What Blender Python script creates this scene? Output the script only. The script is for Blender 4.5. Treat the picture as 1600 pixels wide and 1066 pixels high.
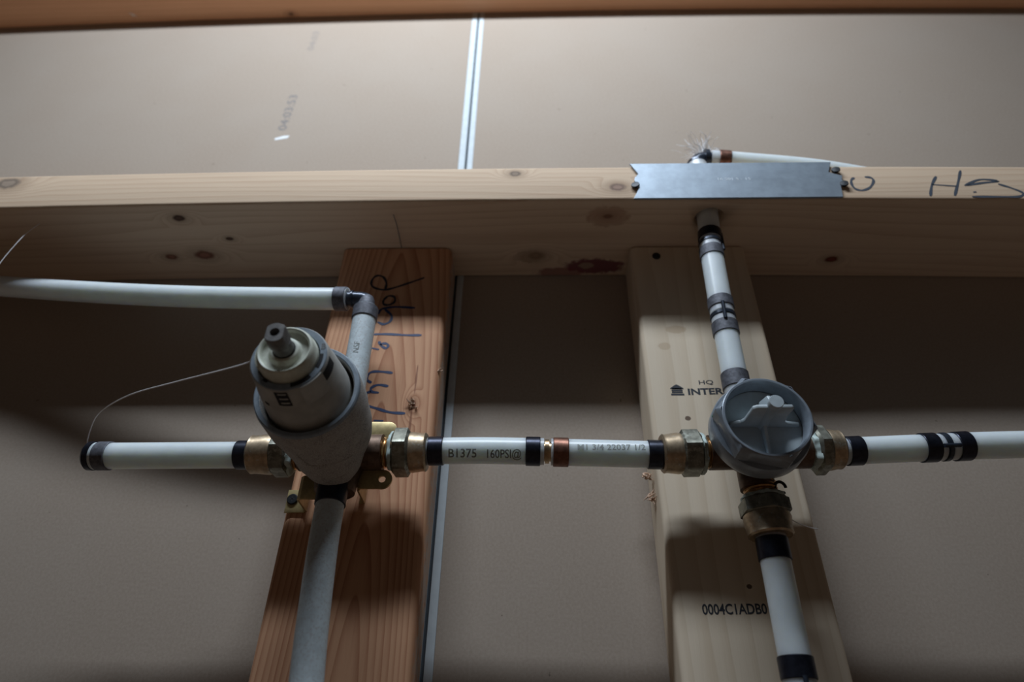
import bpy, bmesh, math, random
from mathutils import Vector, Matrix
random.seed(7)
for o in list(bpy.data.objects): bpy.data.objects.remove(o, do_unlink=True)
S = 0.0254                       # everything below is measured in inches
PI = math.pi
COL = bpy.context.scene.collection
scene = bpy.context.scene

# ---------------------------------------------------------------- camera
CAM = Vector((0.3736, -13.6259, -14.6858))
r_ = Vector((0.99952613, 0.02570008, 0.01694175))
u_ = Vector((0.0009078, -0.57475464, 0.81832529))
f_ = Vector((-0.03076837, 0.81792213, 0.57450561))
cd = bpy.data.cameras.new('camera')
cam = bpy.data.objects.new('camera', cd); COL.objects.link(cam)
M4 = Matrix((r_, u_, -f_)).transposed().to_4x4(); M4.translation = CAM * S
cam.matrix_world = M4
cd.sensor_width = 36; cd.lens = 36 * 1019.73 / 1600; cd.clip_start = 0.005
cd.dof.use_dof = True; cd.dof.focus_distance = 15.6 * S; cd.dof.aperture_fstop = 5.6
scene.camera = cam

# ---------------------------------------------------------------- light
w = bpy.data.worlds.new('world'); scene.world = w; w.use_nodes = True
# dim surroundings: the unseen room, a little brighter and warmer towards its floor
wt = w.node_tree; bg = wt.nodes['Background']; bg.inputs[1].default_value = 1.0
wc = wt.nodes.new('ShaderNodeTexCoord'); wsx = wt.nodes.new('ShaderNodeSeparateXYZ'); wr = wt.nodes.new('ShaderNodeMapRange'); wm = wt.nodes.new('ShaderNodeMix'); wm.data_type = 'RGBA'
wt.links.new(wc.outputs['Generated'], wsx.inputs[0]); wt.links.new(wsx.outputs[2], wr.inputs['Value'])
wr.inputs['From Min'].default_value = -.5; wr.inputs['From Max'].default_value = .2
wt.links.new(wr.outputs[0], wm.inputs[0]); wm.inputs[6].default_value = (.064, .046, .035, 1); wm.inputs[7].default_value = (.008, .009, .010, 1)
wt.links.new(wm.outputs[2], bg.inputs[0])
ld = bpy.data.lights.new('window_daylight', 'AREA'); ld.shape = 'RECTANGLE'
ld.size = 27 * S; ld.size_y = 2.5 * S; ld.energy = 9.3; ld.color = (0.79, 0.885, 1.0)
lo = bpy.data.objects.new('window_daylight', ld); COL.objects.link(lo)
LP = Vector((-4.3, -15, 24)); tgt = Vector((-4.5, 3, 3))
lo.location = LP * S; lo.rotation_euler = (tgt - LP).to_track_quat('-Z', 'Y').to_euler()
vs = scene.view_settings; vs.view_transform = 'Standard'; vs.look = 'None'; vs.gamma = 1; vs.use_curve_mapping = False
vs.exposure = 0.0

# ---------------------------------------------------------------- mesh helpers
def basis(d):
    d = Vector(d).normalized()
    a = Vector((0, 0, 1)) if abs(d.z) < .9 else Vector((1, 0, 0))
    x = a.cross(d).normalized(); y = d.cross(x).normalized()
    return x, y, d
class MB:
    def __init__(s): s.v = []; s.f = []
    def add(s, vs, fs):
        n = len(s.v); s.v += [Vector(v) for v in vs]; s.f += [tuple(i + n for i in f) for f in fs]; return s
    def box(s, a, b):
        x0, y0, z0 = a; x1, y1, z1 = b
        return s.add([(x0,y0,z0),(x1,y0,z0),(x1,y1,z0),(x0,y1,z0),(x0,y0,z1),(x1,y0,z1),(x1,y1,z1),(x0,y1,z1)],
                     [(0,3,2,1),(4,5,6,7),(0,1,5,4),(1,2,6,5),(2,3,7,6),(3,0,4,7)])
    def lathe(s, prof, o, d, seg=48, rf=None, close=True):
        """prof: (t, r) along direction d from point o; rf(angle, i) multiplies the radius"""
        x, y, d = basis(d); o = Vector(o); vs = []; fs = []
        for i, (t, r) in enumerate(prof):
            for k in range(seg):
                a = 2 * PI * k / seg; rr = r * (rf(a, i) if rf else 1)
                vs.append(o + d * t + x * (rr * math.cos(a)) + y * (rr * math.sin(a)))
        for i in range(len(prof) - 1):
            for k in range(seg):
                a = i * seg + k; b = i * seg + (k + 1) % seg
                fs.append((a, b, b + seg, a + seg))
        if close:
            if prof[0][1] > 1e-4: fs.append(tuple(reversed(range(seg))))
            if prof[-1][1] > 1e-4: fs.append(tuple((len(prof) - 1) * seg + k for k in range(seg)))
        return s.add(vs, fs)
    def tube(s, pts, r, seg=24, cap=True, rfn=None):
        pts = [Vector(p) for p in pts]; n = len(pts); vs = []; fs = []
        T = [(pts[min(i + 1, n - 1)] - pts[max(i - 1, 0)]).normalized() for i in range(n)]
        x = basis(T[0])[0]
        for i in range(n):
            x = (x - T[i] * x.dot(T[i])).normalized(); y = T[i].cross(x)
            rr = rfn(i / (n - 1)) if rfn else r
            for k in range(seg):
                a = 2 * PI * k / seg; vs.append(pts[i] + x * rr * math.cos(a) + y * rr * math.sin(a))
        for i in range(n - 1):
            for k in range(seg):
                a = i * seg + k; b = i * seg + (k + 1) % seg; fs.append((a, b, b + seg, a + seg))
        if cap: fs += [tuple(reversed(range(seg))), tuple((n - 1) * seg + k for k in range(seg))]
        return s.add(vs, fs)
    def prism(s, poly, fn, h0, h1):
        """poly in (u, v); fn(u, v, h) -> point"""
        n = len(poly)
        vs = [fn(a, b, h0) for a, b in poly] + [fn(a, b, h1) for a, b in poly]
        fs = [tuple(reversed(range(n))), tuple(range(n, 2 * n))] + [(i, (i + 1) % n, (i + 1) % n + n, i + n) for i in range(n)]
        return s.add(vs, fs)
def smooth_path(pts, n=8):
    pts = [Vector(p) for p in pts]; out = []
    P = [pts[0] * 2 - pts[1]] + pts + [pts[-1] * 2 - pts[-2]]
    for i in range(1, len(P) - 2):
        for k in range(n):
            t = k / n; a, b, c, d = P[i-1], P[i], P[i+1], P[i+2]
            out.append(0.5 * ((2*b) + (c-a)*t + (2*a-5*b+4*c-d)*t*t + (3*b-a-3*c+d)*t*t*t))
    out.append(pts[-1]); return out
def build(name, mb, mat, parent=None, loc=None, bevel=0, bseg=2, smooth=35, recalc=True):
    if isinstance(mat, str): mat = MATS[mat]
    if parent is not None and loc is None: loc = Vector(parent['_loc'])
    if loc is None:
        xs = [v.x for v in mb.v]; ys = [v.y for v in mb.v]; zs = [v.z for v in mb.v]
        loc = Vector(((min(xs)+max(xs))/2, (min(ys)+max(ys))/2, min(zs)))
    loc = Vector(loc)
    me = bpy.data.meshes.new(name)
    me.from_pydata([((v - loc) * S)[:] for v in mb.v], [], mb.f); me.update()
    bm = bmesh.new(); bm.from_mesh(me)
    if recalc: bmesh.ops.recalc_face_normals(bm, faces=bm.faces)
    if bevel:
        ed = [e for e in bm.edges if len(e.link_faces) == 2 and e.calc_face_angle(0) > math.radians(50)]
        bmesh.ops.bevel(bm, geom=ed, offset=bevel * S, segments=bseg, profile=.5, affect='EDGES', clamp_overlap=True)
    bm.to_mesh(me); bm.free()
    if smooth:
        for p in me.polygons: p.use_smooth = True
        me.set_sharp_from_angle(angle=math.radians(smooth))
    me.materials.append(mat)
    ob = bpy.data.objects.new(name, me); COL.objects.link(ob)
    ob['_loc'] = tuple(loc)
    if parent is not None: ob.parent = parent; ob.location = (loc - Vector(parent['_loc'])) * S
    else: ob.location = loc * S
    return ob
def tag(o, label=None, cat=None, group=None, kind=None):
    if label: o['label'] = label
    if cat: o['category'] = cat
    if group: o['group'] = group
    if kind: o['kind'] = kind
    return o
def thing(name, loc, label, cat, group=None):
    o = bpy.data.objects.new(name, None); COL.objects.link(o); loc = Vector(loc)
    o['_loc'] = tuple(loc); o.location = loc * S; o.empty_display_size = .01
    return tag(o, label, cat, group)

# ---------------------------------------------------------------- materials
MATS = {}
class NT:
    def __init__(s, name):
        s.m = bpy.data.materials.new(name); s.m.use_nodes = True; s.t = s.m.node_tree
        s.b = s.t.nodes['Principled BSDF']; MATS[name] = s.m
        tc = s.t.nodes.new('ShaderNodeTexCoord')
        mp = s.t.nodes.new('ShaderNodeVectorMath'); mp.operation = 'SCALE'; mp.inputs['Scale'].default_value = 1 / S
        s.t.links.new(tc.outputs['Object'], mp.inputs[0]); s.p = mp.outputs[0]       # object space in inches
    def n(s, typ, ins=None, **kw):
        nd = s.t.nodes.new(typ)
        for k, v in kw.items(): setattr(nd, k, v)
        for k, v in (ins or {}).items(): s.set(nd.inputs[k], v)
        return nd
    def set(s, inp, v):
        if isinstance(v, bpy.types.NodeSocket): s.t.links.new(v, inp)
        else: inp.default_value = v
    def math(s, op, a, b=0.0, c=None):
        nd = s.n('ShaderNodeMath', operation=op); s.set(nd.inputs[0], a); s.set(nd.inputs[1], b)
        if c is not None: s.set(nd.inputs[2], c)
        return nd.outputs[0]
    def vmath(s, op, a, b=(0, 0, 0)):
        nd = s.n('ShaderNodeVectorMath', operation=op); s.set(nd.inputs[0], a); s.set(nd.inputs[1], b)
        return nd.outputs['Value'] if op == 'LENGTH' else nd.outputs[0]
    def noise(s, vec, scale=1, detail=3, rough=.5, dist=0):
        nd = s.n('ShaderNodeTexNoise', {'Vector': vec, 'Scale': scale, 'Detail': detail, 'Roughness': rough, 'Distortion': dist})
        return nd.outputs['Fac']
    def mix(s, f, a, b, blend='MIX'):
        nd = s.n('ShaderNodeMix', data_type='RGBA', blend_type=blend); nd.clamp_factor = True
        s.set(nd.inputs[0], f)
        for i, v in ((6, a), (7, b)):
            if isinstance(v, (tuple, list)) and len(v) == 3: v = (*v, 1)
            s.set(nd.inputs[i], v)
        return nd.outputs[2]
    def ramp(s, v, lo, hi, a=0.0, b=1.0):
        nd = s.n('ShaderNodeMapRange', {'Value': v, 'From Min': lo, 'From Max': hi, 'To Min': a, 'To Max': b}, interpolation_type='SMOOTHSTEP')
        return nd.outputs[0]
    def bump(s, h, strength=.3, dist=.01):
        nd = s.n('ShaderNodeBump', {'Height': h, 'Strength': strength, 'Distance': dist * S}); s.set(s.b.inputs['Normal'], nd.outputs[0])
    def out(s, col=None, rough=None, metal=None):
        if col is not None: s.set(s.b.inputs['Base Color'], (*col, 1) if isinstance(col, tuple) and len(col) == 3 else col)
        if rough is not None: s.set(s.b.inputs['Roughness'], rough)
        if metal is not None: s.set(s.b.inputs['Metallic'], metal)
        return s.m
def simple(name, col, rough=.5, metal=0., spec=None, var=0.0, vscale=3., dust=None):
    t = NT(name); c = col
    if var:
        c = t.mix(t.ramp(t.noise(t.p, vscale, 4, .6), .3, .7), tuple(x * (1 - var) for x in col), tuple(min(1, x * (1 + var)) for x in col))
    if dust:
        c = t.mix(t.ramp(t.noise(t.p, dust[1], 5, .7), dust[2], dust[2] + .12), c, dust[0])
        t.out(metal=metal)
    t.out(c, rough, metal)
    return t

def wood(name, loc, axis, across, c_light, c_dark, freq=7, warp=3., knots=(), spots=(), arch=None, fine=.25, rough=.75, contrast=1.0):
    """axis: index of the long axis; across: index the bands are stacked along; knots/spots in world inches"""
    t = NT(name)
    sc = [1.0, 1.0, 1.0]; sc[axis] = .07
    pv = t.vmath('MULTIPLY', t.p, tuple(sc))
    nz = t.noise(pv, .55, 2, .5)
    sep = t.n('ShaderNodeSeparateXYZ', {0: t.p}); comp = sep.outputs[across] if across < 9 else t.math('ADD', sep.outputs[1], t.math('MULTIPLY', sep.outputs[2], 1.6))
    # bend the grain round the knots
    bend = 0.0
    for (kx, ky, kz, rr, col) in knots:
        q = t.vmath('SUBTRACT', t.p, tuple(Vector((kx, ky, kz)) - Vector(loc)))
        qs = [1.0, 1.0, 1.0]; qs[axis] = .5
        d = t.vmath('LENGTH', t.vmath('MULTIPLY', q, tuple(qs)))
        g = t.ramp(d, 0, rr * 3.0, .35, 0)
        bend = t.math('ADD', bend, g)
    x = t.math('MULTIPLY', comp, freq)
    x = t.math('ADD', x, t.math('MULTIPLY', nz, warp * 2.2))
    if arch:      # cathedral figure: long nested ellipses around (across, along) = arch[:2]
        dx = t.math('SUBTRACT', comp, arch[0]); dz = t.math('MULTIPLY', t.math('SUBTRACT', sep.outputs[axis], arch[1]), arch[2])
        rad = t.math('SQRT', t.math('ADD', t.math('MULTIPLY', dx, dx), t.math('MULTIPLY', dz, dz)))
        x = t.math('ADD', t.math('MULTIPLY', rad, freq), t.math('MULTIPLY', nz, warp * 2.2))
    x = t.math('ADD', x, t.math('MULTIPLY', bend, 9.0))
    fr = t.math('FRACT', x)
    band = t.math('POWER', fr, 2.2)
    band = t.math('MULTIPLY', band, t.ramp(fr, 1.0, .93, 0, 1))
    fs = [26.0, 26.0, 26.0]; fs[axis] = .8
    fn = t.noise(t.vmath('MULTIPLY', t.p, tuple(fs)), 1, 3, .6)
    big = t.noise(pv, 1.7, 3, .6)
    v = t.math('ADD', t.math('MULTIPLY', band, .75 * contrast), t.math('MULTIPLY', t.math('SUBTRACT', fn, .5), fine * 2))
    v = t.math('ADD', v, t.math('MULTIPLY', t.math('SUBTRACT', big, .5), .8))
    c = t.mix(v, c_light, c_dark)
    wob = t.math('MULTIPLY', t.math('SUBTRACT', t.noise(t.p, 5, 3, .6), .5), .5)
    for (kx, ky, kz, rr, col) in knots:
        q = t.vmath('SUBTRACT', t.p, tuple(Vector((kx, ky, kz)) - Vector(loc)))
        qs = [1.0, 1.0, 1.0]; qs[axis] = .65
        d = t.math('ADD', t.vmath('LENGTH', t.vmath('MULTIPLY', q, tuple(qs))), t.math('MULTIPLY', wob, rr * .9))
        halo = t.ramp(d, rr * 2.2, rr * .8, 0, .45)
        c = t.mix(halo, c, tuple(x_ * .62 for x_ in c_dark))
        c = t.mix(t.ramp(d, rr, rr * .55), c, col)
        c = t.mix(t.ramp(d, rr * .5, rr * .35), c, tuple(x_ * 1.5 for x_ in col))
    for (sx, sy, sz, rx, ry, rz, col, strength) in spots:
        q = t.vmath('SUBTRACT', t.p, tuple(Vector((sx, sy, sz)) - Vector(loc)))
        d = t.vmath('LENGTH', t.vmath('MULTIPLY', q, (1 / rx, 1 / ry, 1 / rz)))
        d = t.math('ADD', d, t.math('MULTIPLY', wob, 1.3))
        c = t.mix(t.ramp(d, 1.0, .75, 0, strength), c, col)
    t.out(c, rough); t.b.inputs['Specular IOR Level'].default_value = .25
    t.bump(t.math('ADD', fn, t.math('MULTIPLY', band, .5)), .25, .015)
    return t.m

# drywall
t = NT('drywall_paper')
sp = t.noise(t.p, 14, 4, .7); fi = t.noise(t.vmath('MULTIPLY', t.p, (1, 1, .25)), 60, 2, .5); bg2 = t.noise(t.p, .25, 3, .5)
c = t.mix(t.ramp(sp, .25, .75), (.32, .262, .21), (.385, .32, .262))
c = t.mix(t.math('MULTIPLY', t.ramp(bg2, .35, .7), .25), c, (.38, .33, .28))
c = t.mix(t.ramp(t.noise(t.p, 4.2, 2, .5), .735, .775, 0, .6), c, (.12, .09, .07))
t.out(c, .9); t.b.inputs['Specular IOR Level'].default_value = .15; t.bump(fi, .15, .008)
simple('edge_tape', (.52, .58, .61), .7, var=.05)
simple('edge_gap', (.05, .06, .07), .8)
simple('ink', (.035, .04, .05), .8)
simple('faint_ink', (.17, .16, .16), .8)
simple('pipe_ink', (.25, .27, .26), .6)
simple('plate_ink', (.75, .82, .88), .6)
simple('marker_blue', (.012, .035, .11), .55)
simple('marker_shaded', (.012, .016, .03), .55)  # blue marker ink with the board's shadow put into its colour
simple('marker_grey', (.06, .075, .10), .7)
simple('scuff_white', (.75, .78, .8), .8)
t = simple('pex_plastic', (.70, .77, .79), .32, var=.03, vscale=2)
t.b.inputs['Subsurface Weight'].default_value = .9; t.b.inputs['Subsurface Radius'].default_value = (.02, .019, .016)
t.b.inputs['Subsurface Scale'].default_value = .6
simple('pex_dusty', (.56, .64, .67), .6, var=.08, vscale=6, dust=((.48, .51, .52), 18, .5))
simple('crimp_black', (.030, .033, .048), .34, .75, var=.25, vscale=6)
simple('crimp_dusty', (.11, .115, .135), .6, .35, var=.3, vscale=10)
simple('crimp_copper', (.20, .095, .065), .42, .75, var=.3, vscale=7)
simple('fitting_black', (.035, .045, .065), .28, .4, var=.3, vscale=8)
simple('brass', (.46, .33, .20), .33, .95, var=.28, vscale=5)
simple('brass_thread', (.50, .29, .13), .3, .95, var=.3, vscale=8)
simple('nut_metal', (.20, .20, .165), .42, .7, var=.35, vscale=5, dust=((.34, .35, .30), 4, .52))
simple('collar_metal', (.44, .34, .23), .4, .85, var=.25, vscale=5, dust=((.48, .46, .40), 7, .56))
simple('bracket_brass', (.50, .40, .20), .36, .6, var=.2, vscale=4)
simple('pipe_dope', (.50, .60, .57), .6, dust=((.04, .15, .12), 9, .58))
t = simple('dusty_cast', (.27, .255, .235), .75, .15, var=.25, vscale=4)
c0 = t.b.inputs['Base Color'].links[0].from_socket
t.out(t.mix(t.ramp(t.noise(t.p, 45, 3, .7), .42, .62), c0, (.48, .47, .45))); t.bump(t.noise(t.p, 45, 3, .7), .5, .012)
simple('cast_brown', (.13, .085, .06), .5, .6, var=.4, vscale=4)
t = simple('sleeve_grey', (.38, .38, .355), .7, 0, var=.12, vscale=3); c0 = t.b.inputs['Base Color'].links[0].from_socket
t.out(t.mix(t.ramp(t.noise(t.p, 60, 2, .7), .5, .7), c0, (.38, .38, .36))); t.bump(t.noise(t.p, 60, 3, .7), .3, .006)
simple('flange_blue', (.20, .245, .29), .5, 0, var=.15, vscale=6)
simple('knob_ivory', (.58, .61, .52), .5, 0, var=.12, vscale=5)
simple('stem_grey', (.17, .165, .16), .55, .4, var=.25, vscale=8)
simple('hollow', (.012, .012, .014), .9)  # near-black, paints the shade inside slots, notches and bores
simple('cap_shell', (.25, .29, .335), .3, .2, var=.15, vscale=3)
simple('cap_core', (.46, .53, .56), .38, .0, var=.08, vscale=3)
simple('galvanised', (.30, .355, .41), .5, .55, var=.10, vscale=2)
simple('screw_black', (.015, .017, .02), .45, .5)
simple('thread_fibre', (.85, .86, .88), .8)
simple('green_flake', (.05, .35, .16), .6)
simple('splinter', (.55, .38, .27), .8, var=.2)

# ---------------------------------------------------------------- the wall behind
ZB, ZT = -34.0, 24.0
wall = thing('wall_back', (0, 3.5, ZB), 'brown paper-faced back of the plasterboard wall', 'wall'); wall['kind'] = 'structure'
build('drywall_sheet', MB().box((-46, 3.5, ZB), (-2.56, 4.0, ZT)), 'drywall_paper', wall)
build('drywall_sheet', MB().box((-1.98, 3.5, ZB), (46, 4.0, ZT)), 'drywall_paper', wall)
build('seam_backing', MB().box((-2.6, 3.62, ZB), (-1.9, 4.05, ZT)), 'edge_gap', wall)
build('edge_tape', MB().box((-2.56, 3.49, ZB), (-2.30, 3.98, ZT)), 'edge_tape', wall, bevel=.03)
build('edge_tape', MB().box((-2.21, 3.49, ZB), (-1.98, 3.98, ZT)), 'edge_tape', wall, bevel=.03)

def text_mesh(body, height, fn, thick=.004, spacing=1.0, width=None, bold=0.0, fine=0):
    """flat lettering mapped to the surface: fn(u, v, h)"""
    cu = bpy.data.curves.new('t', 'FONT'); cu.body = body; cu.size = 1; cu.space_character = spacing; cu.offset = bold; cu.resolution_u = 3
    ob = bpy.data.objects.new('t', cu); COL.objects.link(ob)
    bpy.context.view_layer.update()
    dg = bpy.context.evaluated_depsgraph_get(); me = bpy.data.meshes.new_from_object(ob.evaluated_get(dg))
    bpy.data.objects.remove(ob, do_unlink=True)
    if fine:
        bm = bmesh.new(); bm.from_mesh(me); bmesh.ops.triangulate(bm, faces=bm.faces)
        bmesh.ops.subdivide_edges(bm, edges=bm.edges, cuts=fine, use_grid_fill=True); bm.to_mesh(me); bm.free()
    xs = [v.co.x for v in me.vertices]; x0, x1 = min(xs), max(xs)
    sy = height / .70; sx = (width / (x1 - x0)) if width else sy
    mb = MB()
    mb.add([fn((v.co.x - x0) * sx, v.co.y * sy, thick) for v in me.vertices], [tuple(p.vertices) for p in me.polygons])
    bpy.data.meshes.remove(me); return mb
def ribbon(strokes, fn, wd=.04, n=5, thick=.006):
    mb = MB()
    for st in strokes:
        P = smooth_path([(a, b, 0) for a, b in st], n) if len(st) > 2 else [Vector((a, b, 0)) for a, b in st]
        # rounded ends and slightly varying width
        L = []; R = []; m = len(P)
        for i in range(m):
            d = (P[min(i + 1, m - 1)] - P[max(i - 1, 0)]).normalized(); nn = Vector((-d.y, d.x, 0))
            e = wd * (.85 + .15 * math.sin(i * .9)) * (.6 if i in (0, m - 1) else 1)
            L.append(P[i] + nn * e); R.append(P[i] - nn * e)
        vs = [fn(a.x, a.y, thick) for a in L] + [fn(a.x, a.y, thick) for a in R]
        mb.add(vs, [(i, i + 1, m + i + 1, m + i) for i in range(m - 1)])
    return mb
# printing on the plasterboard
fn = lambda u, v, h: Vector((-9.98 - v, 3.5 - h, 8.2 + u))
build('printed_text', text_mesh('04:03:53', .36, fn, width=2.45), 'faint_ink', wall, smooth=0)
fn = lambda u, v, h: Vector((-9.98 - v, 3.5 - h, 14.2 + u))
simple('fainter_ink', (.24, .21, .19), .8)
build('printed_text', text_mesh('04:03', .30, fn, width=1.6), 'fainter_ink', wall, smooth=0)
build('scuff_mark', MB().prism([(-10.33, 7.66), (-10.3, 7.55), (-9.8, 7.68), (-9.74, 7.84), (-10.0, 7.82)], lambda a, b, h: Vector((a, 3.5 - h, b)), 0, .006), 'scuff_white', wall, smooth=0)

# ---------------------------------------------------------------- timber
def lumber(x0, x1, y0, y1, z0, z1, axis, crown=None, n=24, r=.11):
    """rounded-edge board running along axis 0 (X) or 2 (Z)"""
    mb = MB(); sec = []
    a0, a1, b0, b1 = (y0, y1, z0, z1) if axis == 0 else (x0, x1, y0, y1)
    for cx, cy, s in ((a1 - r, b1 - r, 0), (a0 + r, b1 - r, 1), (a0 + r, b0 + r, 2), (a1 - r, b0 + r, 3)):
        for k in range(5):
            a = PI / 2 * (s + k / 4); sec.append((cx + r * math.cos(a), cy + r * math.sin(a)))
    m = len(sec); vs = []; fs = []; l0, l1 = (x0, x1) if axis == 0 else (z0, z1)
    for i in range(n + 1):
        l = l0 + (l1 - l0) * i / n
        for a, b in sec:
            vs.append(Vector((l, a, b + (crown(l) if crown else 0))) if axis == 0 else Vector((a, b, l)))
    for i in range(n):
        for k in range(m):
            q = i * m + k; p = i * m + (k + 1) % m; fs.append((q, p, p + m, q + m))
    fs += [tuple(reversed(range(m))), tuple(n * m + k for k in range(m))]
    return mb.add(vs, fs)
DK = (.075, .04, .028)
crown = lambda x: .06 - .0007 * (x - 0.5) ** 2 if abs(x) < 20 else .06 - .0007 * 400
# horizontal blocking
bl = Vector((0, 1.75, 0))
wood('pine_blocking', bl, 0, 9, (.68, .52, .37), (.50, .33, .215), freq=2.6, warp=2.5, contrast=.75, fine=.3,
     knots=[(-10.64, .56, 0, .16, DK), (-10.53, 2.25, 0, .26, (.20, .09, .06)), (-11.68, 2.31, 0, .17, (.20, .09, .06)), (2.71, .68, 0, .14, DK),
            (-.15, 0, 1.25, .15, (.20, .15, .11)), (2.98, 0, .6, .20, (.24, .16, .12)), (-16.2, 0, 1.0, .3, (.22, .17, .13)), (10.2, 2.62, 0, .17, (.14, .035, .02)),
            (-9.4, 1.5, 0, .1, DK), (.5, 2.45, 0, .22, (.22, .14, .09))],
     spots=[(2.49, 2.98, 0, 1.1, .42, .3, (.17, .035, .055), .9), (1.3, 3.3, 0, .9, .3, .3, (.22, .06, .07), .7), (2.2, 2.95, 0, .3, .18, .3, (.40, .28, .2), .8),
            (2.71, .7, 0, .75, .5, .3, (.36, .19, .12), .55), (0.3, 2.5, 0, .6, .35, .3, (.35, .24, .16), .5)])
blk = build('blocking_beam', lumber(-44, 44, 0, 3.5, 0, 1.5, 0, crown, 88), 'pine_blocking', loc=bl)
tag(blk, 'long pale pine board running level across the frame, its narrow front edge lit', 'timber board')
# drill the hole for the riser pipe
cut = build('cutter', MB().lathe([(-1, .46), (3, .46)], (5.82, .80, 0), (0, 0, 1), 40), 'hollow')
md = blk.modifiers.new('hole', 'BOOLEAN'); md.operation = 'DIFFERENCE'; md.object = cut; md.solver = 'EXACT'
bpy.context.view_layer.update()
nm = bpy.data.meshes.new_from_object(blk.evaluated_get(bpy.context.evaluated_depsgraph_get()))
blk.modifiers.remove(md); blk.data = nm; nm.name = 'blocking_beam'; bpy.data.objects.remove(cut, do_unlink=True)
S2 = [[(10.153,.944),(10.036,.822),(9.997,.607),(10.068,.424),(10.259,.38),(10.5,.51),(10.682,.783),(10.646,.938),(10.47,.971)],
      [(12.601,1.006),(12.341,.609),(12.136,.132)],[(13.419,1.277),(13.175,.782),(12.844,.153)],[(12.352,.639),(13.037,.57)],
      [(13.29,.598),(13.838,.866),(14.34,.798),(13.82,.713),(13.35,.6)],[(13.43,.307),(13.53,.33)],
      [(14.291,.676),(14.619,.491),(14.85,.279),(14.67,.133),(14.143,.12),(13.328,.12)]]
build('marker_writing', ribbon(S2, lambda a, b, h: Vector((a, -h, b + crown(a))), .045), 'marker_grey', blk, smooth=0)

# beam at the top of the picture
tl = Vector((0, 2.75, 16.9))
wood('fir_top_beam', tl, 0, 1, (.74, .42, .25), (.58, .29, .16), freq=3, warp=2, contrast=.6, knots=[(-11.6, 3.3, 17, .16, DK), (4.0, 3.3, 17, .12, (.2, .08, .05))])
tb = build('top_beam', lumber(-44, 44, 2.0, 3.5, 16.72, 20.2, 0, lambda x: .55 - .0009 * x * x + .004 * x if abs(x) < 30 else -.26, 60, .06), 'fir_top_beam', loc=tl)
tag(tb, 'reddish orange timber board along the very top of the picture', 'timber board')

# studs
ll = Vector((-4.0, 2.75, ZB))
wood('fir_stud', ll, 2, 0, (.61, .345, .205), (.35, .145, .075), freq=7.0, warp=2.6, arch=(.35, 16.5, .085), contrast=1.15,
     knots=[(-2.93, 2.0, -5.85, .13, (.16, .06, .035))],
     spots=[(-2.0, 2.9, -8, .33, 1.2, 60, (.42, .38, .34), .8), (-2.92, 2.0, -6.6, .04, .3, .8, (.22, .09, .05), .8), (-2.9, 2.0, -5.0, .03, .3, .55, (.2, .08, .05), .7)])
ls = build('wall_stud', lumber(-5.82, -2.265, 2.0, 3.5, ZB, -.02, 2, None, 4, .2), 'fir_stud', loc=ll)
tag(ls, 'reddish brown upright timber stud with blue handwriting down its face', 'wall stud')
S1 = [[(-4.198,-1.73),(-4.198,-1.488),(-4.324,-1.243),(-4.523,-1.176),(-4.66,-1.323),(-4.657,-1.567),(-4.482,-1.705),(-4.195,-1.754),(-3.865,-1.651),(-3.449,-1.468),(-3.018,-1.266)],
      [(-4.203,-2.165),(-4.069,-2.008),(-3.879,-2.049),(-3.856,-2.244),(-4.025,-2.359),(-4.183,-2.32),(-4.203,-2.165)]]
S1b = [[(-3.189,-2.477),(-3.771,-2.437),(-4.13,-2.49),(-4.254,-2.566),(-4.282,-2.718)],[(-4.114,-2.521),(-3.883,-2.764),(-3.897,-2.989),(-4.082,-3.092),(-4.274,-3.003)],
      [(-2.89,-3.496),(-3.35,-3.495),(-3.945,-3.458),(-4.329,-3.465)],[(-4.319,-3.957),(-4.095,-4.013)],[(-4.135,-3.717),(-4.058,-3.859),(-3.909,-3.964),(-3.843,-3.894),(-3.888,-3.809),(-4.018,-3.802),(-4.069,-3.859)],
      [(-3.589,-4.819),(-3.889,-4.779),(-4.174,-4.78),(-4.299,-4.9),(-4.275,-5.065),(-4.15,-5.15)],[(-3.658,-5.26),(-3.944,-5.215),(-4.128,-5.306),(-4.11,-5.434),(-3.898,-5.472)],
      [(-4.126,-5.434),(-4.241,-5.486),(-4.254,-5.588)],[(-3.087,-6.122),(-3.498,-6.092),(-3.84,-5.988),(-4.184,-5.877)],[(-3.655,-6.355),(-3.927,-6.344)]]
fs_ = lambda a, b, h: Vector((a, 2.0 - h, b))
build('marker_writing', ribbon(S1, fs_, .043), 'marker_shaded', ls, smooth=0)['label'] = 'blue marker letters at the top of the stud, painted dark for shade'
build('marker_writing', ribbon(S1b, fs_, .045), 'marker_blue', ls, smooth=0)['label'] = 'blue marker letters'
def splinters(c, n, ln, spread, mat, name, parent=None, up=(0, -1, 0), rr=.03):
    mb = MB(); rnd = random.Random(int(abs(c[0]) * 100))
    for i in range(n):
        o = Vector(c) + Vector([rnd.uniform(-spread, spread) for _ in range(3)])
        o.y = c[1] - abs(o.y - c[1]) * .3
        d = (Vector(up) * rnd.uniform(.2, .9) + Vector([rnd.uniform(-1, 1) for _ in range(3)])).normalized() * ln * rnd.uniform(.4, 1)
        mb.tube([o, o + d * .5 + Vector((rnd.uniform(-.03, .03), 0, rnd.uniform(-.03, .03))), o + d], rr, 5, rfn=lambda t: rr * (1.2 - t))
    return build(name, mb, mat, parent, smooth=0)
splinters((-2.93, 2.0, -5.85), 12, .2, .12, 'splinter', 'splintered_knot', ls)
splinters((-2.3, 2.1, -4.72), 6, .14, .06, 'splinter', 'splintered_nick', ls)

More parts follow.
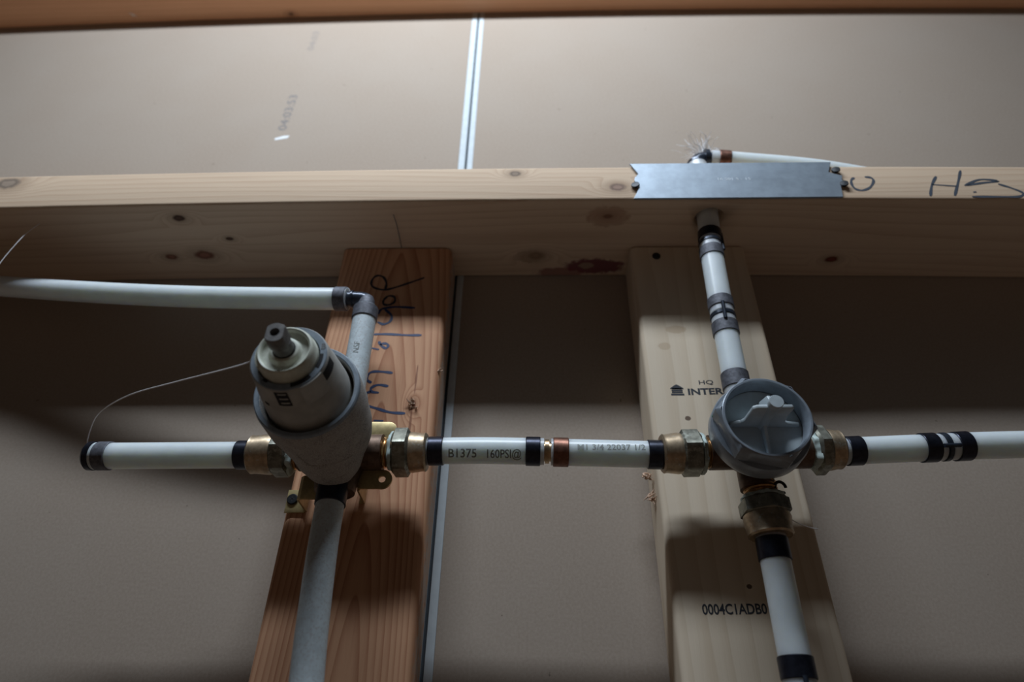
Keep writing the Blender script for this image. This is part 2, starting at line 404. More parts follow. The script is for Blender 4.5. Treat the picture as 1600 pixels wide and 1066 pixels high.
rl = Vector((5.38, 2.75, ZB))
wood('pine_stud', rl, 2, 0, (.68, .575, .44), (.54, .42, .29), freq=2.4, warp=1.6, contrast=.7, fine=.12,
     spots=[(4.6, 2, -3.3, .35, .3, .16, (.44, .31, .19), .5), (4.2, 2, -3.9, .2, .3, .14, (.40, .28, .17), .4), (4.55, 2, -6.25, .09, .2, .08, (.10, .06, .04), .9), (5.35, 2, -10.6, .07, .2, .06, (.08, .05, .04), .9)])
rs = build('wall_stud', lumber(3.56, 7.2, 2.0, 3.5, ZB, -.02, 2, None, 4, .15), 'pine_stud', loc=rl)
tag(rs, 'pale pine upright timber stud with black printed stamps on its face', 'wall stud')
T = lambda x, z, s=0.0: (lambda u, v, h: Vector((x + u, 2.0 - h, z + v + s * u)))
build('printed_text', text_mesh('HQ', .13, T(5.0, -5.19, .04), width=.40, bold=.012), 'ink', rs, smooth=0)
build('printed_text', text_mesh('INTERF', .19, T(4.66, -5.52, .03), width=1.12, bold=.035), 'ink', rs, smooth=0)
hm = MB()
for k, (a, b) in enumerate([((0, .0), (.36, .055)), ((.03, .075), (.33, .12)), ((.03, .135), (.33, .18)), ((.05, .195), (.31, .235))]):
    hm.prism([(a[0], a[1]), (b[0], a[1]), (b[0], b[1]), (a[0], b[1])], lambda u, v, h: T(4.19, -5.54)(u, v, h), 0, .005)
hm.prism([(0, .2), (.36, .2), (.36, .23), (.24, .32), (.18, .35), (.12, .32), (0, .23)], lambda u, v, h: T(4.19, -5.54)(u, v, h), 0, .005)
build('house_stamp', hm, 'ink', rs, smooth=0)
build('printed_text', text_mesh('0004C1ADB0', .22, T(4.2, -11.22, .02), width=1.45, bold=.02), 'ink', rs, smooth=0)

# ---------------------------------------------------------------- nail plate
pp = [(3.41, 0.0), (3.62, .47), (3.5, .56), (3.5, .62), (3.56, .68), (3.5, .76), (3.52, .92), (3.64, 1.08), (3.42, 1.56), (9.6, 1.56), (9.42, 1.1), (9.52, 1.04), (9.78, .93), (9.72, .74), (9.82, .66), (9.78, .52), (9.62, .46), (9.56, 0.0)]
plate = build('nail_plate', MB().prism(pp, lambda a, b, h: Vector((a, -h, b + .03)), .005, .07), 'galvanised', smooth=0, bevel=.012)
tag(plate, 'blue grey galvanised steel nail plate with notched ends fixed on the level board', 'metal plate')
build('printed_text', text_mesh('16 S01 5 - 15', .10, lambda u, v, h: Vector((6.02 + u, -.07 - h, .80 + v)), width=.98), 'plate_ink', plate, smooth=0)
def screw(c, r, d, label, name='screw'):
    rt = thing(name, Vector(c), label, 'screw')
    h = MB().lathe([(0.12, r * .35), (0, r), (-.03, r), (-.05, r * .85), (-.05, .001)], c, d, 24)
    build('screw_head', h, 'screw_black', rt)
    x, y, dd = basis(d); mb = MB()
    for a, b in ((x, y), (y, x)):
        cc = Vector(c) - dd * .052
        mb.add([cc + a*r*.5 + b*r*.1, cc - a*r*.5 + b*r*.1, cc - a*r*.5 - b*r*.1, cc + a*r*.5 - b*r*.1], [(0, 1, 2, 3)])
    build('cross_slot', mb, 'hollow', rt, smooth=0)
    return rt
screw((4.34, 1.98, -.42), .13, (0, 1, 0), 'black screw sunk in the pale stud just under the level board')
for i, (x, z, lb) in enumerate([(3.52, .6, 'dark nail head at the left end of the steel plate'), (9.66, 1.2, 'upper dark nail head at the right end of the steel plate'), (9.74, .58, 'lower dark nail head at the right end of the steel plate')]):
    tag(build('nail', MB().lathe([(-.08, .05), (.02, .06), (.05, .13), (.09, .12), (.10, .001)], (x, -.02, z), (-.25, -1, .15), 20), 'screw_black'), lb, 'nail', 'nails at the plate ends')

# ---------------------------------------------------------------- pipes
PR = .322; CR = .352
def at(path, s):
    """point and tangent at arc length fraction s on a path"""
    P = [Vector(p) for p in path]; L = [0]
    for a, b in zip(P, P[1:]): L.append(L[-1] + (b - a).length)
    q = s if s >= 0 else L[-1] + s
    for i in range(len(P) - 1):
        if q <= L[i + 1] or i == len(P) - 2:
            d = (P[i + 1] - P[i]).normalized(); return P[i] + d * (q - L[i]), d
def ring(path, s0, s1, r=CR, mb=None):
    mb = mb or MB(); a, d = at(path, (s0 + s1) / 2 if s0 >= 0 else (s0 + s1) / 2); h = abs(s1 - s0) / 2
    mb.lathe([(-h, PR - .01), (-h, r - .012), (-h + .015, r), (h - .015, r), (h, r - .012), (h, PR - .01)], a, d, 40, close=False)
    return mb
def pipe(path, label, rings=(), mat='pex_plastic', text=None, name='water_pipe', group=None, n=8, r=PR):
    """rings: (s0, s1, material); negative s counts from the far end"""
    pa = smooth_path(path, n) if len(path) > 2 else [Vector(path[0]).lerp(Vector(path[1]), i / 6) for i in range(7)]
    rt = thing(name, min(pa, key=lambda p: p.z), label, 'pipe', group)
    build('pipe_tube', MB().tube(pa, r, 40), mat, rt)
    for s0, s1, m in rings:
        o = build('crimp_ring', ring(pa, s0, s1), m, rt)
        if 'copper' in m: o['label'] = 'copper brown crimp ring'
    return rt, pa
def pipe_text(rt, body, x0, x1, z, ang, h=.2, mat='pipe_ink', y=.85, size=1):
    # ang: angle from the front (-Y) towards up (+Z)
    def fn(u, v, hh):
        a = ang + v / PR; rr = PR + .014
        return Vector((x0 + u, y - rr * math.cos(a), z + rr * math.sin(a)))
    build('printed_text', text_mesh(body, h, fn, width=x1 - x0, bold=.014, fine=3), mat, rt, smooth=0)
def rod(a, b, r, mb=None, seg=32): return (mb or MB()).tube([a, b], r, seg)

YP = .85
# 1 capped stub left of the dusty valve
rt, pa = pipe([(-10.28, YP, -7.96), (-6.2, YP, -7.91)], 'short white pipe with a black plugged end, pointing left from the dusty valve', [(.0, .32, 'crimp_dusty'), (-.62, -.27, 'crimp_black')])
build('end_plug', MB().lathe([(0, .30), (-.04, .355), (-.16, .355), (-.22, .30), (-.23, .001)], (-10.32, YP, -7.96), (1, 0, 0), 40), 'crimp_black', rt)
build('plug_collar', MB().lathe([(-.06, .335), (.02, .335)], (-10.29, YP, -7.96), (1, 0, 0), 40), 'pex_dusty', rt)
# 2 long pipe running off to the left
rt, pa = pipe([(-22, 2.2, -.9), (-16.31, 1.7, -1.80), (-12.76, 1.3, -2.40), (-9.61, 1.05, -2.78), (-6.67, .9, -2.98), (-4.9, YP, -3.04)], 'long white pipe crossing left out of the picture above the dusty valve', [(-.36, -.02, 'crimp_dusty')])
# 3 elbow
el = thing('pipe_elbow', (-4.32, YP, -3.45), 'black elbow joining the long pipe to the short upright pipe above the dusty valve', 'pipe elbow')
arc = [(-4.9, YP, -3.05), (-4.62, YP, -3.06), (-4.45, YP, -3.08), (-4.36, YP, -3.14), (-4.33, YP, -3.26), (-4.32, YP, -3.6)]
build('elbow_body', MB().tube(smooth_path(arc, 5), .225, 28), 'fitting_black', el)
build('elbow_heel', MB().lathe([(-.17, .001), (-.16, .10), (-.10, .17), (0, .215), (.2, .235), (.24, .2)], (-4.33, YP - .03, -3.12), (0, 0, -1), 28), 'crimp_dusty', el)
build('barb_collar', MB().lathe([(0, .26), (.05, .26)], (-4.78, YP, -3.055), (1, 0, 0), 28), 'fitting_black', el)
# 4 short upright under the elbow
rt, pa = pipe([(-4.32, YP, -3.38), (-4.27, YP, -7.0)], 'short dusty white upright pipe between the elbow and the dusty valve', [(.02, .42, 'crimp_dusty')], 'pex_dusty')
def vpipe_text(rt, body, x, z0, z1, mat='pipe_ink', h=.16):
    def fn(u, v, hh):
        a = v / PR - .2; rr = PR + .005
        return Vector((x - rr * math.sin(a), YP - rr * math.cos(a), z0 + u))
    build('printed_text', text_mesh(body, h, fn, width=z1 - z0, fine=3), mat, rt, smooth=0)
vpipe_text(rt, 'NSF', -4.28, -5.1, -4.75)
# 5 lower pipe of the dusty valve
rt, pa = pipe([(-4.25, .62, -8.72), (-4.17, .42, -10.2), (-3.98, .1, -12.0), (-3.72, -.25, -13.8), (-3.4, -.6, -16)], 'dusty white pipe dropping from the dusty valve to the bottom edge', [(.0, .58, 'crimp_black')], 'pex_dusty')
# 6, 7 pipes between the valves
rt, pa = pipe([(-2.2, YP, -7.79), (-.8, YP, -7.77), (.66, YP, -7.79)], 'white pipe with printed numbers right of the dusty valve, left half of the link', [(.06, .42, 'crimp_black'), (-.44, -.09, 'crimp_black')])
pipe_text(rt, 'B1375', -1.62, -.95, -7.785, -.9); pipe_text(rt, '160PSI@', -.7, .12, -7.78, -.95)
cp = thing('pipe_coupling', (.76, YP, -8.0), 'small brass coupling between the two linking pipes', 'pipe coupling')
build('coupling_tube', rod((.3, YP, -7.79), (1.2, YP, -7.8), .235), 'brass', cp)
build('coupling_flange', MB().lathe([(-.05, .24), (-.05, .29), (.05, .29), (.05, .24)], (.73, YP, -7.79), (1, 0, 0), 32), 'brass', cp)
rt, pa = pipe([(.83, YP, -7.80), (3.9, YP, -7.87)], 'copper-ringed white pipe left of the grey capped valve, right half of the link', [(.05, .42, 'crimp_copper'), (-.76, -.42, 'crimp_black')])
pipe_text(rt, 'M1 3/4 22037 1/2', 1.45, 3.05, -7.85, -.15, .15)
# 8 right pipes
rt, pa = pipe([(7.6, YP, -7.76), (10.12, YP, -7.63)], 'white pipe leaving the grey capped valve to the right, nearer piece', [(.26, .62, 'crimp_black'), (-.48, -.13, 'crimp_black')])
def coupling(c, d, label, half=.12, gap=.2, tabs=(0, -1, 0)):
    o = thing('pipe_coupling', Vector(c) - Vector((0, 0, .3)), label, 'pipe coupling'); c = Vector(c); d = Vector(d).normalized()
    build('coupling_tube', rod(c - d * .5, c + d * .5, .24), 'fitting_black', o)
    build('coupling_flange', MB().lathe([(-.045, .24), (-.045, .345), (.045, .345), (.045, .24)], c, d, 36), 'fitting_black', o)
    tb_ = Vector(tabs).normalized(); p = c + tb_ * .35
    build('depth_tab', MB().tube([p - d * half * 1.6, p + d * half * 1.6], .05, 10), 'fitting_black', o)
    return o
coupling((10.20, YP, -7.625), (1, 0, .04), 'black coupling in the pipe near the right edge of the picture', tabs=(0, -1, -.35))
rt, pa = pipe([(10.28, YP, -7.62), (12.1, YP, -7.55), (21, YP, -7.3)], 'white pipe running out past the right edge of the picture', [(.15, .50, 'crimp_black')])
# 9 riser
rt, pa = pipe([(5.83, YP, 2.55), (5.81, YP, .3), (5.73, YP, -.86)], 'white pipe going up through the drilled hole in the level board', [(-.36, -.04, 'crimp_black')])
coupling((5.71, YP, -.98), (-.03, 0, -1), 'black coupling under the drilled hole in the level board', half=.2, tabs=(.9, -.3, 0))
rt, pa = pipe([(5.70, YP, -1.04), (5.63, YP, -3.62)], 'upper white piece of the upright pipe over the grey capped valve', [(.16, .52, 'crimp_dusty'), (-.5, -.16, 'crimp_dusty')])
coupling((5.63, YP, -3.72), (-.02, 0, -1), 'black coupling halfway down the upright pipe over the grey capped valve', half=.18, tabs=(-.15, -1, 0))
rt, pa = pipe([(5.63, YP, -3.80), (5.60, YP, -6.2)], 'lower white piece of the upright pipe over the grey capped valve', [(.16, .54, 'crimp_dusty'), (-.62, -.16, 'crimp_dusty')])
# 10 pipe under the right valve
rt, pa = pipe([(5.66, YP, -9.78), (5.62, YP, -12.78)], 'white pipe hanging under the grey capped valve', [(.1, .58, 'crimp_black'), (-.52, -.1, 'crimp_black')])
coupling((5.62, YP, -12.88), (0, 0, -1), 'black coupling at the bottom edge under the grey capped valve', half=.15)
rt, pa = pipe([(5.62, YP, -12.97), (5.6, YP, -18)], 'white pipe just below the picture under the grey capped valve', [(.15, .6, 'crimp_black')])
# 11 above the board
el = thing('pipe_elbow', (5.83, YP, 2.5), 'dark elbow peeping over the level board behind the steel plate', 'pipe elbow')
build('elbow_body', MB().tube(smooth_path([(5.83, YP, 2.2), (5.83, YP, 2.55), (5.9, YP, 2.78), (6.08, YP, 2.86), (6.5, YP, 2.86)], 5), .245, 28), 'fitting_black', el)
build('barb_collar', MB().lathe([(-.07, .25), (-.07, .335), (.07, .335), (.07, .25)], (6.18, YP, 2.87), (1, 0, 0), 32), 'fitting_black', el)
build('barb_collar', MB().lathe([(-.05, .25), (-.05, .33), (.05, .33), (.05, .25)], (5.83, YP, 2.6), (0, 0, 1), 32), 'fitting_black', el)
rt, pa = pipe([(6.32, YP, 2.84), (7.4, YP, 2.70), (9.7, YP, 2.32), (13, 1.2, 1.93), (18, 1.7, 1.9), (26, 1.9, 1.9)], 'white pipe lying behind the level board to the right of the dark elbow', [(.25, .62, 'crimp_copper')])

# ---------------------------------------------------------------- fittings shared by the valves
def union(root, c, d, t_thread, t_hex, t_col, t_end, rt_=.36, rh=.60, rc=.46, dope=True):
    c = Vector(c)
    p = []; t = t_thread
    while t < t_hex - .02:
        p += [(t, rt_), (t + .03, rt_ + .025), (t + .06, rt_)]; t += .075
    p += [(t_hex + .05, rt_)]
    build('threaded_neck', MB().lathe(p, c, d, 40), 'brass_thread', root)
    a6 = PI / 3
    hexf = lambda a, i: min(1.0, .885 / math.cos((a % a6) - a6 / 2))
    hx = build('hex_nut', MB().lathe([(t_hex, rh * .84), (t_hex + .06, rh), (t_col - .06, rh), (t_col, rh * .84)], c, d, 60, rf=lambda a, i: hexf(a, i) if i in (1, 2) else .97), 'nut_metal', root, smooth=25)
    build('collar', MB().lathe([(t_col - .02, rc + .02), (t_col + .06, rc + .035), (t_end - .10, rc), (t_end - .04, rc + .01), (t_end, rc - .03), (t_end, PR)], c, d, 48), 'collar_metal', root)
    if dope:
        rnd = random.Random(int(t_hex * 97)); ph = [rnd.uniform(0, 6) for _ in range(3)]
        rf = lambda a, i: 1 + .07 * math.sin(3 * a + ph[0] + i) + .05 * math.sin(7 * a + ph[1]) + .03 * math.sin(13 * a + ph[2] * i)
        build('pipe_dope', MB().lathe([(t_hex - .11, rt_ - .01), (t_hex - .09, rt_ + .06), (t_hex - .04, rt_ + .11), (t_hex + .02, rt_ + .13), (t_hex + .04, rt_)], c, d, 72, rf=rf), 'pipe_dope', root)

# ---------------------------------------------------------------- left valve
LV = Vector((-4.27, 0, -7.86)); lc = Vector((-4.27, YP, -7.86))
lv = thing('mixing_valve', lc + Vector((0, .6, -.9)), 'dusty grey shower valve body with ivory cartridge and hollow stem, on the reddish stud', 'valve')
D = Vector((0, -1, 0))
build('valve_body', MB().lathe([(-1.35, .30), (-1.3, .40), (-.95, .46), (-.55, .60), (-.2, .80), (.2, .95), (.6, 1.03), (1.0, 1.055), (1.30, 1.06), (1.34, 1.10), (2.07, 1.10), (2.13, 1.07), (2.13, .97), (2.05, .945), (1.72, .93), (1.7, .001)], LV, D, 72), 'dusty_cast', lv)
build('body_rim', MB().lathe([(2.09, 1.096), (2.15, 1.085), (2.17, 1.06), (2.17, .99), (2.12, .97)], LV, D, 72, close=False), 'flange_blue', lv)
mb = MB()
rod(lc + Vector((-1.0, 0, 0)), lc + Vector((1.02, 0, .03)), .44, mb); mb.lathe([(.2, .62), (.62, .52), (1.0, .47), (1.05, .40)], lc, (0, 0, -1), 40)
mb.lathe([(.2, .62), (.7, .48), (1.0, .44)], lc, (0, 0, 1), 40)
build('cast_tee', mb, 'cast_brown', lv)
# the casting sweeps down from the body into the lower port
cv = Vector((0, 1.65, -.55)); fl = lambda a, i: 1 - .07 * max(0, math.cos(2 * a))
build('body_chin', MB().lathe([(0, .80), (.3, .93), (.8, .82), (1.2, .66), (1.45, .48), (1.5, .30)], LV + Vector((.03, -.72, -.08)), cv, 64, rf=fl), 'dusty_cast', lv)
build('cast_seam', MB().tube(smooth_path([LV + Vector((-.30, -1.30, -1.02)), LV + Vector((-.16, -.75, -1.03)), LV + Vector((-.03, -.1, -.98)), LV + Vector((.02, .25, -.92))], 5), .022, 8), 'dusty_cast', lv)
sl = build('cartridge_sleeve', MB().lathe([(1.6, .90), (2.15, .875), (2.78, .812), (2.80, .80), (3.28, .752), (3.33, .742), (3.35, .725), (3.345, .60), (3.15, .585), (3.1, .56), (3.1, .001)], LV, D, 80), 'sleeve_grey', lv)
build('flange_face', MB().lathe([(3.347, .728), (3.365, .715), (3.365, .60), (3.33, .59)], LV, D, 72, close=False), 'flange_blue', sl)
def shell_patch(r0, r1, a0, a1, y0, y1, mat, name, parent, n=8):
    mb = MB(); vs = []
    for k in range(n + 1):
        a = math.radians(a0 + (a1 - a0) * k / n)
        for (r, y) in ((r0(y0), y0), (r0(y1), y1), (r0(y1) + r1, y1), (r0(y0) + r1, y0)):
            vs.append(Vector((LV.x + r * math.cos(a), y, LV.z + r * math.sin(a))))
    fs = [(0, 1, 2, 3), tuple(4 * n + q for q in (3, 2, 1, 0))]
    for k in range(n):
        for q in range(4): fs.append((4*k+q, 4*k+(q+1) % 4, 4*k+4+(q+1) % 4, 4*k+4+q))
    mb.add(vs, fs); return build(name, mb, mat, parent)
rs_ = lambda y: .80 - (-y - 2.80) * .1
shell_patch(rs_, .008, -101, -82, -3.31, -2.9, 'hollow', 'slot_shade', sl)  # near-black patch on the sleeve, painted shade in place of an opening
for y in (-3.28, -3.14, -3.01): shell_patch(rs_, .016, -96, -84, y, y + .03, 'sleeve_grey', 'slot_bar', sl, 4)
shell_patch(rs_, .008, -24, 6, -3.29, -3.05, 'hollow', 'slot_shade', sl)
shell_patch(rs_, .03, -64, -26, -3.37, -2.85, 'sleeve_grey', 'sleeve_tab', sl)
shell_patch(rs_, .012, -128, -120, -2.80, -2.74, 'hollow', 'slot_shade', sl, 3)
# dark patches on the flange, notch shade put into the colour
mb = MB()
for a0, a1, ri, ro in ((-75, -40, .60, .68), (-20, 8, .59, .66), (-128, -118, .58, .64)):
    P = [(r * math.cos(math.radians(a)), r * math.sin(math.radians(a))) for r, aa in ((ri, [a0 + (a1 - a0) * k / 8 for k in range(9)]), (ro, [a1 + (a0 - a1) * k / 8 for k in range(9)])) for a in aa]
    mb.prism(P, lambda a, b, h: Vector((LV.x + a, h, LV.z + b)), -3.36, -3.372)
build('notch_shade', mb, 'hollow', sl, smooth=0)
build('flange_mark', text_mesh('B', .13, lambda u, v, h: Vector((LV.x + .585 + u, -3.367 - h, LV.z + .20 + v))), 'stem_grey', sl, smooth=0)
teeth = lambda a, i: 1 + (.022 * (1 if int(a * 40 / PI) % 2 else 0) if (i in (0, 1) and 1.6 < a < 4.2) else 0)
kn = build('cartridge_knob', MB().lathe([(3.1, .575), (3.42, .57), (3.44, .555), (3.58, .54), (3.63, .52), (3.65, .49), (3.63, .46), (3.56, .445), (3.55, .33), (3.57, .30), (3.62, .28), (3.64, .25), (3.64, .20), (3.5, .195), (3.5, .001)], LV, D, 96), 'knob_ivory', lv)
mb = MB()
for k in range(22):
    a = math.radians(100 + k * 5.2); c_ = Vector((LV.x + .57 * math.cos(a), -3.42, LV.z + .57 * math.sin(a)))
    mb.tube([c_ + Vector((0, -.1, 0)), c_ + Vector((0, .1, 0))], .022, 6)
build('knob_teeth', mb, 'knob_ivory', kn)
mb = MB()
def arc_text(body, ac, r, h, mat, name, par, y):
    wd = h * .8 * len(body)
    def fn(u, v, hh):
        a = math.radians(ac) + (wd / 2 - u) / r * -1; rr = r - v
        return Vector((LV.x + rr * math.cos(a), y - hh, LV.z + rr * math.sin(a)))
    build(name, text_mesh(body, h, fn, width=wd, thick=.008), mat, par, smooth=0)
simple('knob_raised', (.60, .63, .56), .5)
arc_text('CLP', -115, .42, .07, 'knob_raised', 'raised_letters', kn, -3.556)
arc_text('01', -50, .42, .07, 'knob_raised', 'raised_letters', kn, -3.556)
flat = lambda a, i: (min(1, .80 / max(1e-3, abs(math.cos(a)))) if i >= 3 else 1)
st = build('valve_stem', MB().lathe([(3.5, .195), (3.80, .19), (3.86, .19), (3.875, .215), (4.17, .215), (4.20, .20), (4.20, .09), (4.0, .085), (4.0, .001)], LV, D, 64, rf=lambda a, i: flat(a, i) if i < 6 else 1), 'stem_grey', lv)
build('stem_bore', MB().lathe([(4.01, .083), (4.02, .001)], LV, D, 24), 'hollow', st)
build('stem_groove', MB().lathe([(3.645, .2), (3.65, .215), (3.66, .2)], LV, D, 32, close=False), 'hollow', st)
union(lv, lc, (1, 0, .02), .88, 1.27, 1.69, 2.10)
union(lv, lc, (-1, 0, -.02), .86, 1.22, 1.66, 2.22, rh=.56)
# mounting strap ears
def strap(name, pts, z0, z1, th=.05, hole=None, rnd=None):
    """pts: plan polyline (x, y) of the strip, width from z0 to z1"""
    P = [Vector((a, b, 0)) for a, b in pts]; n = len(P); Lp = []; Rp = []
    for i in range(n):
        d1 = (P[i] - P[i-1]).normalized() if i else (P[1] - P[0]).normalized()
        d2 = (P[i+1] - P[i]).normalized() if i < n - 1 else d1
        nn = Vector((-(d1 + d2).y, (d1 + d2).x, 0)).normalized(); k = th / 2 / max(.5, nn.dot(Vector((-d1.y, d1.x, 0))))
        Lp.append(P[i] + nn * k); Rp.append(P[i] - nn * k)
    poly = [(p.x, p.y) for p in Lp] + [(p.x, p.y) for p in reversed(Rp)]
    return build(name, MB().prism(poly, lambda a, b, h: Vector((a, b, h)), z0, z1), 'bracket_brass', lv, bevel=.015)
strap('mounting_bracket', [(-4.5, 1.05), (-5.12, 1.05), (-5.2, 1.12), (-5.22, 1.85), (-5.3, 1.955), (-5.8, 1.965)], -8.96, -8.36)
strap('mounting_bracket', [(-3.95, 1.96), (-3.82, 1.93), (-3.8, 1.12), (-3.74, 1.03)], -8.72, -8.22)
def ear(x0, xe, z0, z1, y, hx=None, name='mounting_ear'):
    zc = (z0 + z1) / 2; r = (z1 - z0) / 2; P = [(x0, z0), (xe - r, z0)] + [(xe - r + r * math.cos(a), zc + r * math.sin(a)) for a in [(-PI/2 + PI * k / 12) for k in range(1, 12)]] + [(xe - r, z1), (x0, z1)]
    if not hx: return build(name, MB().prism(P, lambda a, b, h: Vector((a, h, b)), y - .03, y + .03), 'bracket_brass', lv, bevel=.012)
    # outline with a round hole joined as quads
    n = 32; hr = .085; mb = MB(); vs = []; Q = []
    for k in range(n):
        a = 2 * PI * k / n; d = Vector((math.cos(a), math.sin(a))); c = Vector((hx, zc)); t_ = 0
        while True:
            t_ += .01; q = c + d * t_
            inside = x0 <= q.x <= xe - r and z0 <= q.y <= z1 or (q - Vector((xe - r, zc))).length <= r
            if not inside: break
        Q.append((c + d * hr, c + d * t_))
    for yy in (y - .03, y + .03):
        for h_, o_ in Q: vs += [Vector((h_.x, yy, h_.y)), Vector((o_.x, yy, o_.y))]
    fs = []
    for k in range(n):
        a = 2 * k; b = 2 * ((k + 1) % n); m = 2 * n
        fs += [(a, a+1, b+1, b), (m+a, m+b, m+b+1, m+a+1), (a, b, m+b, m+a), (a+1, m+a+1, m+b+1, b+1)]
    return build(name, mb.add(vs, fs), 'bracket_brass', lv)
ear(-3.80, -2.98, -8.70, -8.24, 1.0, hx=-3.22)
ear(-4.2, -3.02, -7.36, -6.92, 1.02)
screw((-5.64, 1.93, -8.62), .14, (0, 1, 0), 'black cross-head screw holding the brass strap to the reddish stud')

# ---------------------------------------------------------------- right valve
RX = 5.5; RV = Vector((RX, 0, -7.76)); rc_ = Vector((5.6, YP, -7.77))
rv = thing('shower_valve', rc_ + Vector((0, .6, -.9)), 'brass valve closed by a shiny grey hexagonal cap, in front of the pale stud', 'valve')
build('valve_body', MB().lathe([(-1.3, .34), (-1.2, .42), (-.8, .52), (-.5, .72), (-.22, .94), (-.05, 1.03), (.0, 1.05), (.0, .9)], RV, D, 72), 'cast_brown', rv)
mb = MB(); rod(rc_ + Vector((-1.0, 0, -.03)), rc_ + Vector((1.35, 0, .03)), .42, mb); rod(rc_ + Vector((0, 0, -.95)), rc_ + Vector((0, 0, 1.5)), .40, mb)
build('cast_tee', mb, 'cast_brown', rv)
build('cap_skirt', MB().lathe([(-.02, 1.0), (-.01, 1.06), (.05, 1.085), (.40, 1.085), (.45, 1.06), (.45, .9)], RV, D, 80), 'cap_shell', rv)
x6, y6, d6 = basis(D)
def hexr(a, i):
    # world angle of this vertex in the XZ plane
    v = x6 * math.cos(a) + y6 * math.sin(a); w_ = math.atan2(v.z, v.x) + math.radians(72)
    q = ((w_ % (PI / 3)) - PI / 6); return min(.95 / math.cos(q), 1.095)
cap = build('hex_cap', MB().lathe([(.44, .98), (.47, 1.0), (.80, 1.0), (.88, .955), (.90, .93)], RV, D, 144, rf=lambda a, i: hexr(a, i) if i in (1, 2) else (hexr(a, i) * .8 + .2), close=False), 'cap_shell', rv, smooth=28)
build('cap_rim', MB().lathe([(.90, .97), (.915, .95), (.915, .91), (.88, .885), (.50, .875)], RV, D, 96, close=False), 'cap_shell', cap)
build('cap_floor', MB().lathe([(.42, .90), (.46, .88), (.46, .001)], RV, D, 72), 'cap_core', cap)
def grip(h): return -.46 - h
fp = [(-.74, 0), (.80, 0), (.80, .10), (.52, .16), (.44, .22), (.40, .55), (.44, .84), (.40, .90), (-.34, .88), (-.42, .82), (-.46, .30), (-.52, .20), (-.74, .12)]
fin = build('grip_fin', MB().prism(fp, lambda a, b, h: Vector((RX + a, grip(b), RV.z + h)), -.045, .045), 'cap_core', cap, bevel=.02)
fp = [(-.84, 0), (.5, 0), (.5, .1), (.34, .75), (.22, .8), (0, .8), (0, .3), (-.15, .2), (-.78, .12), (-.84, .08)]
build('grip_rib', MB().prism(fp, lambda a, b, h: Vector((RX + h, grip(b), RV.z + a)), -.04, .04), 'cap_core', cap, bevel=.02)
build('grip_post', MB().lathe([(.46, .11), (1.36, .13), (1.42, .152), (1.55, .155), (1.565, .145), (1.565, .001)], RV, D, 40), 'cap_core', cap)
splinters((4.52, -.5, -7.6), 5, .10, .05, 'green_flake', 'paint_flake', cap, rr=.022)
union(rv, rc_, (1, 0, .03), 1.25, 1.48, 1.80, 2.14, rt_=.37)
union(rv, rc_, (-1, 0, -.03), .72, 1.19, 1.68, 2.13, rh=.57)
union(rv, rc_ + Vector((.03, 0, 0)), (.02, 0, -1), .80, 1.2, 1.6, 2.06, rh=.575, rc=.49)
build('wire_loop', MB().tube([(6.02 + .12 * math.cos(a), YP - .25, -8.78 + .14 * math.sin(a)) for a in [2 * PI * k / 20 * .85 for k in range(21)]], .035, 10), 'screw_black', rv)

# ---------------------------------------------------------------- small stuff
def fibre(pts, r, label, mat='thread_fibre', cat='thread'):
    return tag(build('loose_thread', MB().tube(smooth_path(pts, 10), r, 6), mat), label, cat)
fibre([(-5.0, -3.3, -7.84), (-5.3, -3.1, -7.86), (-7.17, -2.0, -7.57), (-8.4, -1.4, -7.50), (-9.3, -.8, -7.47), (-10.1, .0, -7.31), (-10.42, .4, -7.45), (-10.52, .6, -7.70), (-10.50, .7, -7.78)], .014, 'thin pale thread curving from the ivory cartridge to the plugged pipe end')
fibre([(-15.1, .7, 0.0), (-15.2, .5, -.8), (-15.4, .5, -1.8), (-15.45, .55, -2.2)], .01, 'thin pale thread hanging from the level board at the far left')
fibre([(-3.9, .5, 0.0), (-3.85, 1.0, -.05), (-3.88, 1.95, -.03)], .012, 'dark thread stuck under the level board above the reddish stud', 'marker_grey')
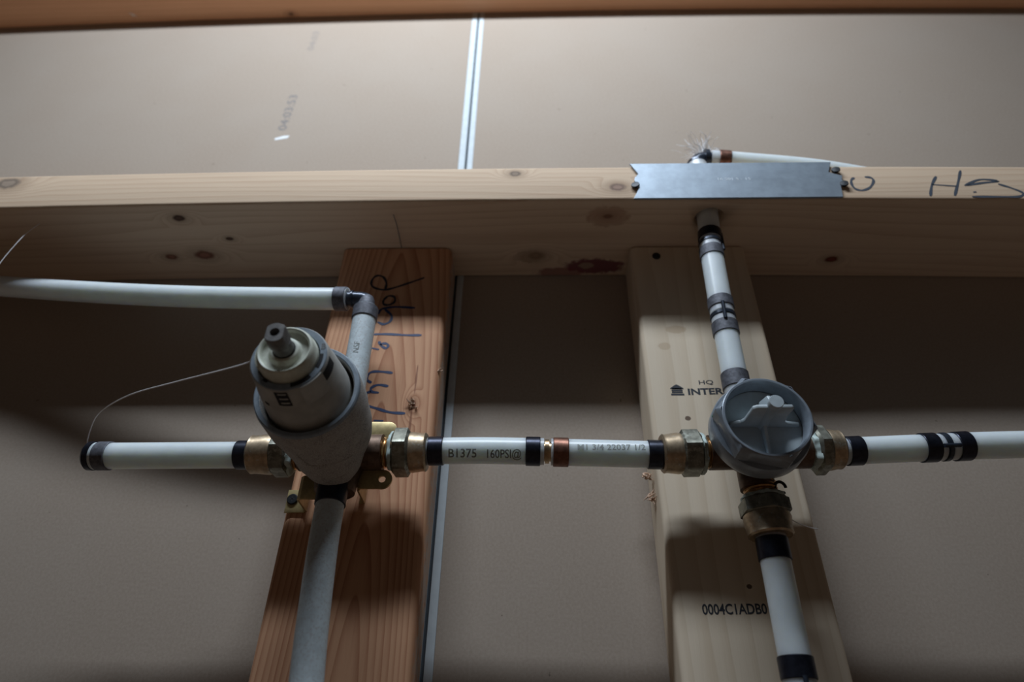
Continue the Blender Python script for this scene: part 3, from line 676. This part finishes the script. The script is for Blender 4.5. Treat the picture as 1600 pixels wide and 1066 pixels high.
fibre([(5.95, .5, -9.45), (6.3, .9, -9.47), (6.6, 1.0, -9.55), (6.8, 1.0, -9.6)], .012, 'short pale thread beside the pipe under the grey capped valve')
def tuft(c, n, ln, label, r=.012, lean=-.3):
    rnd = random.Random(int(c[0] * 31)); mb = MB()
    for i in range(n):
        p = Vector(c) + Vector((rnd.uniform(-.12, .12), rnd.uniform(-.1, .1), 0)); L = ln * rnd.uniform(.25, 1) ** 1.3; P = [p.copy()]
        d = Vector((rnd.uniform(-.3, .3) + lean * .4, rnd.uniform(-.3, .2), 1)).normalized()
        for k in range(5):
            d = (d + Vector((rnd.uniform(-.6, .6) + lean * .3, rnd.uniform(-.5, .5), rnd.uniform(-.5, .3)))).normalized(); p = p + d * L / 4; P.append(p.copy())
        mb.tube(smooth_path(P, 3), r, 4)
    return tag(build('fibre_tuft', mb, 'thread_fibre'), label, 'dust tuft')
tuft((6.15, .95, 3.0), 90, .95, 'pale fluffy tuft standing on the dark elbow above the steel plate', .008)
tuft((13.9, 1.6, 1.95), 90, .85, 'pale fluffy tuft on top of the level board above the handwritten letters', .011, .1)
tag(build('nail', MB().lathe([(0, .06), (.85, .06), (.88, .24), (.98, .24)], (13.9, 1.6, 1.2), (0, 0, 1), 20), 'screw_black'), 'dark nail head under the pale tuft behind the level board', 'nail')
tag(splinters((3.40, 2.7, -7.62), 9, .32, .10, 'splinter', 'wood_splinter'), 'upper curled wood splinter on the left edge of the pale stud', 'wood splinter')
tag(splinters((3.46, 2.7, -8.2), 9, .34, .10, 'splinter', 'wood_splinter'), 'lower curled wood splinter on the left edge of the pale stud', 'wood splinter')
for i, (x, lb) in enumerate([(-26.9, 'white fluff hanging under the top timber at the far left'), (-21.4, 'white fluff hanging under the top timber near the left corner')]):
    tag(splinters((x + 2, 3.1, 16.95), 7, .3, .12, 'thread_fibre', 'fibre_tuft', up=(0, 0, -1), rr=.03), lb, 'dust tuft')

for o in bpy.data.objects:
    if '_loc' in o: del o['_loc']
